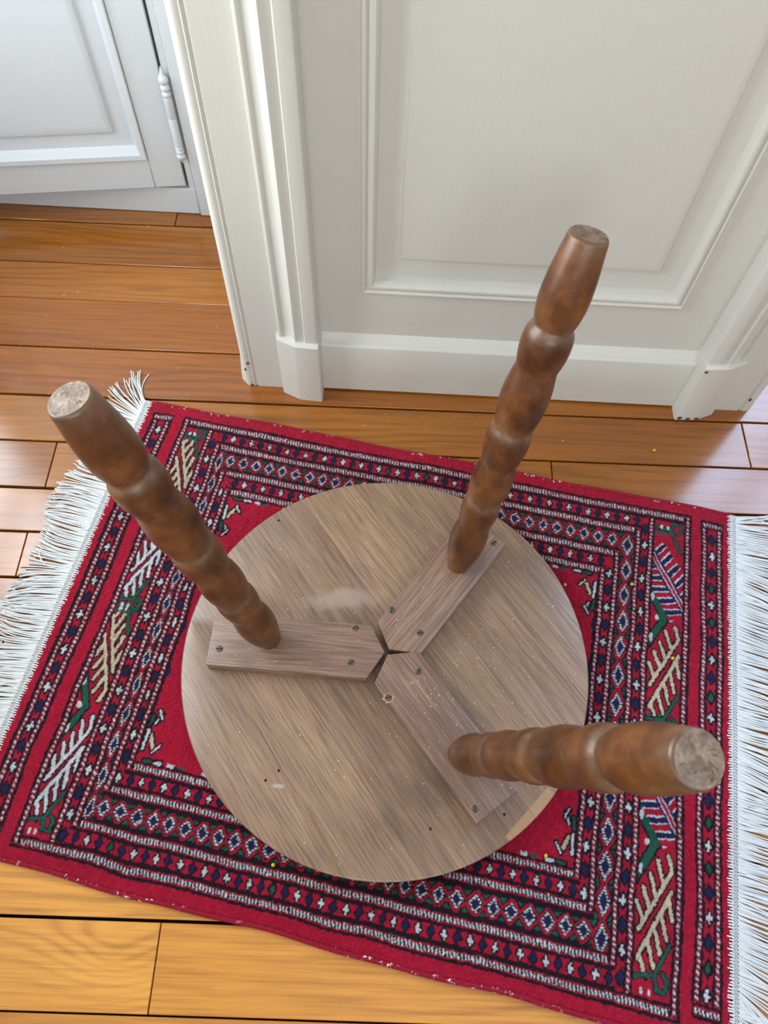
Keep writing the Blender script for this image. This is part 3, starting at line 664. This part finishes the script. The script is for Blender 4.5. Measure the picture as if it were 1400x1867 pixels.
# selvedges: overcast cords along the long sides
for t in (0.0, 1.0):
    path = []
    for i in range(900):
        s = i / 899; p = rug_xy(s, t); path.append((p[0], p[1] + edge_wob(s) * (1 if t == 0 else -0.8), 0.0040))
    child_world(tube_mesh([path], lambda k: 0.0030 + 0.00055 * math.sin(k * 1880), 8, 'selvedge', M['selvedge']), rug)
uvec = (TR + BR - TL - BL); uvec = uvec / np.linalg.norm(uvec); vvec = np.array([-uvec[1], uvec[0]])
for end in (0, 1):
    sg = -1 if end == 0 else 1
    # flat-woven cotton end: twined rows, and stitches that bite into the edge of the pile
    loops = []
    for r_ in range(3):
        pts = []
        for i in range(330):
            t = i / 329; p = rug_xy(end, t) + uvec * sg * (0.0012 + r_ * 0.0026 + (0.0011 if i % 2 else -0.0011)); pts.append((p[0], p[1], 0.0042 - r_ * 0.0003 + (0.0012 if i % 2 else 0)))
        loops.append(pts)
    for i in range(210):
        t = (i + .5 + random.uniform(-.15, .15)) / 210; p = rug_xy(end, t); q0 = p - uvec * sg * random.uniform(.0022, .0058); q1 = p + uvec * sg * .002
        loops.append([(q0[0], q0[1], 0.0050), ((q0[0] + q1[0]) / 2, (q0[1] + q1[1]) / 2, 0.0062), (q1[0], q1[1], 0.0048)])
    o = child_world(tube_mesh(loops, lambda k: 0.0010, 5, 'end_band', M['cotton']), rug); o['kind'] = 'stuff'
    # fringe strands
    paths = []; N = 440
    for i in range(N):
        t = (i + random.uniform(-.4, .4)) / N; t = min(max(t, 0.002), 0.998)
        p0 = rug_xy(end, t) + uvec * sg * 0.0075
        lay = i % 2
        cl = math.sin(t * 19 + 1.3 + end) * .6 + math.sin(t * 47 + end * 2) * .4
        ang = 0.10 * cl + random.gauss(0, 0.045)
        if end == 0: ang += -0.05 - 0.15 * math.sin(t * 5.5) + 1.15 * max(0, (t - .94) / .06) * random.uniform(.5, 1.0)
        else: ang += -0.12 + 0.85 * max(0, (t - .955) / .045) * random.uniform(.3, 1) - 0.35 * max(0, (.2 - t) / .2) + 0.5 * max(0, (.18 - t) / .18) * math.sin(t * 130)
        Ls = (0.070 if end == 0 else 0.082) * (1 + .10 * math.sin(t * 29) + random.uniform(-.10, .06)); bend = random.gauss(0, .14) + 0.50 * math.sin(t * 33 + end * 2 + .4) + (random.gauss(0, .5) if random.random() < .08 else 0)
        z0, z1 = 0.0040, 0.0011 + 0.0026 * lay + random.uniform(0, .0010)
        pts = []; p = np.array(p0, float); a = ang; m = 9
        for k in range(m + 1):
            f = k / m; zz = z0 * (1 - f) ** 1.5 + z1 * (1 - (1 - f) ** 1.5) + 0.0006 * math.sin(f * 6 + i)
            pts.append((p[0], p[1], max(zz, 0.0010)))
            d = uvec * sg * math.cos(a) + vvec * math.sin(a)
            p = p + d * Ls / m; a += bend / m * (1.5 if f > .35 else .4)
        paths.append(pts)
    o = child_world(tube_mesh(paths, lambda k: 0.00112 * (1 - .18 * k), 5, 'fringe', M['cotton']), rug); o['kind'] = 'stuff'; o['label'] = 'white cotton fringe'

# ------------------------------------------------------------------ upside-down three-legged table
TC = Vector((0.0138, 0.3008, 0.0)); TR_, TH = 0.2632, 0.0300; TB = 0.0098
table = empty('side_table', (TC.x, TC.y, TB))
tag(table, 'round wooden three-legged table lying upside down on the red rug', 'table')
prof = [(0.05, TB), (0.236, TB), (0.246, TB + .0012), (0.2530, TB + .0040), (0.2585, TB + .0080), (0.2618, TB + .0125), (TR_, TB + .0165), (TR_, TH - .0016), (TR_ - .0008, TH - .0005), (TR_ - .0022, TH), (0.05, TH)]
cuts = [-1, -0.183, -0.112, -0.042, 0.034, 0.103, 0.178, 1]
for i in range(len(cuts) - 1):
    bm = bmesh.new(); sg_ = 144; rings = []
    for r, z in prof: rings.append([bm.verts.new((r * math.cos(2 * math.pi * k / sg_), r * math.sin(2 * math.pi * k / sg_), z)) for k in range(sg_)])
    for a, b in zip(rings[:-1], rings[1:]):
        for k in range(sg_): bm.faces.new((a[k], a[(k + 1) % sg_], b[(k + 1) % sg_], b[k]))
    bm.faces.new(rings[0][::-1]); bm.faces.new(rings[-1])
    e = 0.00012
    for co, no in (((0, cuts[i] + e, 0), (0, -1, 0)), ((0, cuts[i + 1] - e, 0), (0, 1, 0))):
        if abs(co[1]) > 0.5: continue
        r_ = bmesh.ops.bisect_plane(bm, geom=bm.verts[:] + bm.edges[:] + bm.faces[:], plane_co=co, plane_no=no, clear_outer=True)
        ed = [x for x in r_['geom_cut'] if isinstance(x, bmesh.types.BMEdge)]
        bmesh.ops.edgeloop_fill(bm, edges=ed)
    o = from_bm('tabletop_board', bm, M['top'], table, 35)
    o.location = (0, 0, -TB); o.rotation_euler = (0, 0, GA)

BT = 0.0215; BW = 0.0708; BLn = 0.2251
blocks = []
for a, h in ((3.1074, 0.0011), (0.9543, 0.0049), (-0.8992, 0.0017)):
    h += 0.0012; w = BW / 2 - 0.0006
    pts = [(h, 0), (h + w * .577, -w), (BLn, -w), (BLn, w), (h + w * .577, w)]
    b = prism('mounting_block', pts, 0, BT, M['block'], table, bevel=0.0007)
    b.location = (0, 0, TH - TB + .0001); b.rotation_euler = (0, 0, a); blocks.append((b, a))
def to_block(bi, x, y):
    b, a = blocks[bi]; dx, dy = x - TC.x, y - TC.y; return (dx * math.cos(a) + dy * math.sin(a), -dx * math.sin(a) + dy * math.cos(a))
screws = {0: [(-0.1982, 0.2944, .05), (-0.0275, 0.3314, .15), (-0.0302, 0.2854, .6)], 1: [(0.1544, 0.4637, .7), (0.0183, 0.3587, 1.45), (0.0563, 0.3292, .15)], 2: [(0.0554, 0.2785, 1.1), (0.0188, 0.2433, .3), (0.125, 0.1186, 1.6)]}
for bi, l in screws.items():
    for k, (x, y, ang) in enumerate(l):
        lx, ly = to_block(bi, x, y)
        s = lathe('screw', [(0.0046, BT - .002), (0.0046, BT + .0001), (0.0043, BT + .0005), (0.0028, BT + .0008)], 20, M['screw'], blocks[bi][0]); s.location = (lx, ly, 0)
        sl = box('screw_slot', -0.0041, 0.0041, -0.00055, 0.00055, BT + .0004, BT + .0010, M['slot'], s); sl.rotation_euler = (0, 0, ang - blocks[bi][1])
        # torn fibres round the countersink
        nn = 22; ri = 0.0047
        rr = [random.uniform(0.0047, 0.0056 if (bi, k) != (2, 1) else 0.0085) for _ in range(nn)]
        vv = [(ri * math.cos(2 * math.pi * i / nn), ri * math.sin(2 * math.pi * i / nn), BT + .00035) for i in range(nn)] + [(rr[i] * math.cos(2 * math.pi * i / nn), rr[i] * math.sin(2 * math.pi * i / nn), BT + .0001) for i in range(nn)]
        if (bi, k) in ((0, 1), (0, 2), (1, 2), (2, 1), (2, 2)): mesh('splintered_rim', vv, [(i, (i + 1) % nn, nn + (i + 1) % nn, nn + i) for i in range(nn)], M['raw'], s)

# legs: from the foot (0) to the block (1)
LP = [(0, .0180, 1), (.003, .0196, 1), (.008, .0203, .7), (.05, .0226, .15), (.09, .0247, .05), (.125, .0257, 0), (.15, .0256, 0), (.17, .0247, 0), (.188, .0231, .15), (.200, .0216, .55), (.205, .0213, .8), (.209, .0222, .9), (.215, .0240, .8), (.224, .0257, .35),
      (.238, .0266, .05), (.255, .0268, 0), (.275, .0263, 0), (.295, .0248, 0), (.308, .0234, .05), (.316, .0229, .2), (.322, .0233, .05), (.34, .0246, 0), (.365, .0263, 0), (.39, .0271, 0), (.415, .0270, 0), (.44, .0261, 0), (.462, .0246, .1), (.478, .0229, .5), (.484, .0224, .8), (.489, .0230, .9), (.496, .0243, .75), (.505, .0254, .3),
      (.52, .0259, 0), (.54, .0258, 0), (.562, .0250, 0), (.585, .0232, 0), (.597, .0221, .1), (.602, .0219, .15), (.608, .0223, 0), (.625, .0235, 0), (.648, .0249, 0), (.668, .0252, 0), (.69, .0246, 0), (.71, .0234, .2), (.724, .0219, .5), (.729, .0216, .7), (.734, .0221, .8), (.741, .0231, .5), (.752, .0239, .1),
      (.768, .0241, 0), (.785, .0236, 0), (.805, .0223, 0), (.820, .0210, .05), (.826, .0207, .1), (.833, .0211, 0), (.85, .0224, 0), (.87, .0236, 0), (.888, .0240, 0), (.905, .0238, 0), (.93, .0226, 0), (.955, .0205, 0), (.975, .0180, 0), (.99, .0158, .1), (1.0, .0146, .2), (1.03, .0138, 0)]
legs = [((-0.137, 0.3115, TH + BT), (-0.252, 0.352, 0.50), 0), ((0.1055, 0.430, TH + BT), (0.1775, 0.567, 0.4985), 1.1), ((0.1075, 0.1795, TH + BT), (0.209, 0.099, 0.50), 2.3)]
for bs, tp, tw in legs:
    bs, tp = Vector(bs), Vector(tp); L = (bs - tp).length; ax = (bs - tp).normalized(); sgn = 56
    lg = lathe('leg', [(r, s * L) for s, r, w in LP], sgn, M['leg'], table, 60)
    qn = Vector((0, 0, 1)).rotation_difference(ax)
    lg.matrix_local = Matrix.Translation(tp - Vector(table.location)) @ qn.to_matrix().to_4x4() @ Matrix.Rotation(tw, 4, 'Z')
    a_ = lg.data.attributes.new('wear', 'FLOAT', 'POINT'); a_.data.foreach_set('value', np.repeat(np.array([w for s, r, w in LP], np.float32), sgn))
    # worn end grain of the foot, slightly cupped and pitted
    bm = bmesh.new(); rn = [0, .003, .006, .009, .012, .015, .0172, .0181]; rows_ = []
    for r in rn:
        if r == 0: rows_.append([bm.verts.new((0, 0, 0.0008))]); continue
        rows_.append([bm.verts.new((r * math.cos(2 * math.pi * k / 40), r * math.sin(2 * math.pi * k / 40), (0.0003 if r < .017 else 0.0) + random.gauss(0, .00012) * (1 if r < .016 else .2) - 0.0004)) for k in range(40)])
    for k in range(40): bm.faces.new((rows_[0][0], rows_[1][(k + 1) % 40], rows_[1][k]))
    for a, b in zip(rows_[1:-1], rows_[2:]):
        for k in range(40): bm.faces.new((a[k], a[(k + 1) % 40], b[(k + 1) % 40], b[k]))
    from_bm('foot_end', bm, M['foot'], lg, 80)
# lint caught where the three blocks meet
bm = bmesh.new()
for k in range(40):
    p = Vector((random.gauss(.004, .006), random.gauss(-.004, .004), TH + random.uniform(0.0004, .006))); m = Matrix.Translation(p) @ Matrix.Rotation(random.random() * 3, 4, (random.random(), random.random(), 1)) @ Matrix.Diagonal((random.uniform(.001, .003), .0006, .0005, 1))
    bmesh.ops.create_cube(bm, size=1.0, matrix=m)
li = from_bm('lint', bm, M['lint'], table); li.location = (0, 0, -TB); li['kind'] = 'stuff'; li['label'] = 'grey lint in the gap between the blocks'
# nail holes in the underside
for x, y in ((-0.1466, 0.4924), (0.075, 0.097), (0.1627, 0.1169), (-0.1096, 0.1537), (-0.1241, 0.1416)):
    hdl = lathe('nail_hole', [(0.0016, 0.0), (0.0017, 0.0003), (0.0008, 0.0004)], 10, M['slot'], table); hdl.location = (x - TC.x, y - TC.y, TH - TB)

# ------------------------------------------------------------------ crumbs
def crumb(x, y, z, label):
    bm = bmesh.new(); bmesh.ops.create_icosphere(bm, subdivisions=2, radius=0.0023)
    for v in bm.verts: v.co *= random.uniform(.85, 1.12)
    o = from_bm('yellow_crumb', bm, M['crumb'], None, 80); o.location = (x, y, z + .0019); tag(o, label, 'crumb', 'yellow crumbs')
for x, y, z, l in ((-0.1069, 0.0511, 0.0072, 'tiny yellow crumb on the rug below the table rim'), (0.2142, 0.0760, 0.0072, 'tiny yellow crumb on the red rug field near the lower right leg'), (0.3979, 0.3269, 0.0072, 'tiny yellow crumb on the cream leaf motif of the rug'),
                   (0.3546, 0.4316, 0.0072, 'tiny yellow crumb on the diamond border right of the table'), (0.2600, 0.4254, 0.0072, 'tiny yellow crumb touching the right rim of the table'), (0.4163, 0.6626, 0.0, 'tiny yellow crumb on the floor below the right plinth')):
    crumb(x, y, z, l)
def flecks(name, n, sampler, label, parent=None):
    bm = bmesh.new()
    for _ in range(n):
        x, y, z = sampler(); s = random.uniform(.0005, .0013); m = Matrix.Translation((x, y, z + s * .3)) @ Matrix.Rotation(random.random() * 6, 4, 'Z') @ Matrix.Diagonal((s * random.uniform(.7, 1.6), s, s * .6, 1))
        bmesh.ops.create_cube(bm, size=1.0, matrix=m)
    o = from_bm(name, bm, M['fleck']); o['kind'] = 'stuff'; tag(o, label, 'sawdust'); return o
def on_table():
    while True:
        r = 0.25 * math.sqrt(random.random()); a = random.random() * 6.283
        if random.random() < .45: x, y = TC.x + random.gauss(.09, .045), TC.y + random.gauss(-.02, .06)
        else: x, y = TC.x + r * math.cos(a), TC.y + r * math.sin(a)
        if math.hypot(x - TC.x, y - TC.y) > .25: continue
        z = TH
        for b, an in blocks:
            dx, dy = x - TC.x, y - TC.y; lx, ly = dx * math.cos(an) + dy * math.sin(an), -dx * math.sin(an) + dy * math.cos(an)
            if -0.002 < lx < BLn + .004 and abs(ly) < BW / 2 + .003: z = TH + BT if (0.03 < lx < BLn - .003 and abs(ly) < BW / 2 - .003) else None
            if z is None: break
        if z is not None: return x, y, z
fl = flecks('sawdust', 230, on_table, 'white flecks of sawdust'); del fl['category']; child_world(fl, table)
flecks('plaster_flecks', 46, lambda: (random.uniform(-.65, -.24), random.uniform(.62, 1.10), 0.0) if random.random() < .6 else (random.uniform(-.2, .5), random.uniform(.66, .74), 0.0), 'white flecks of plaster on the floor along the wall')
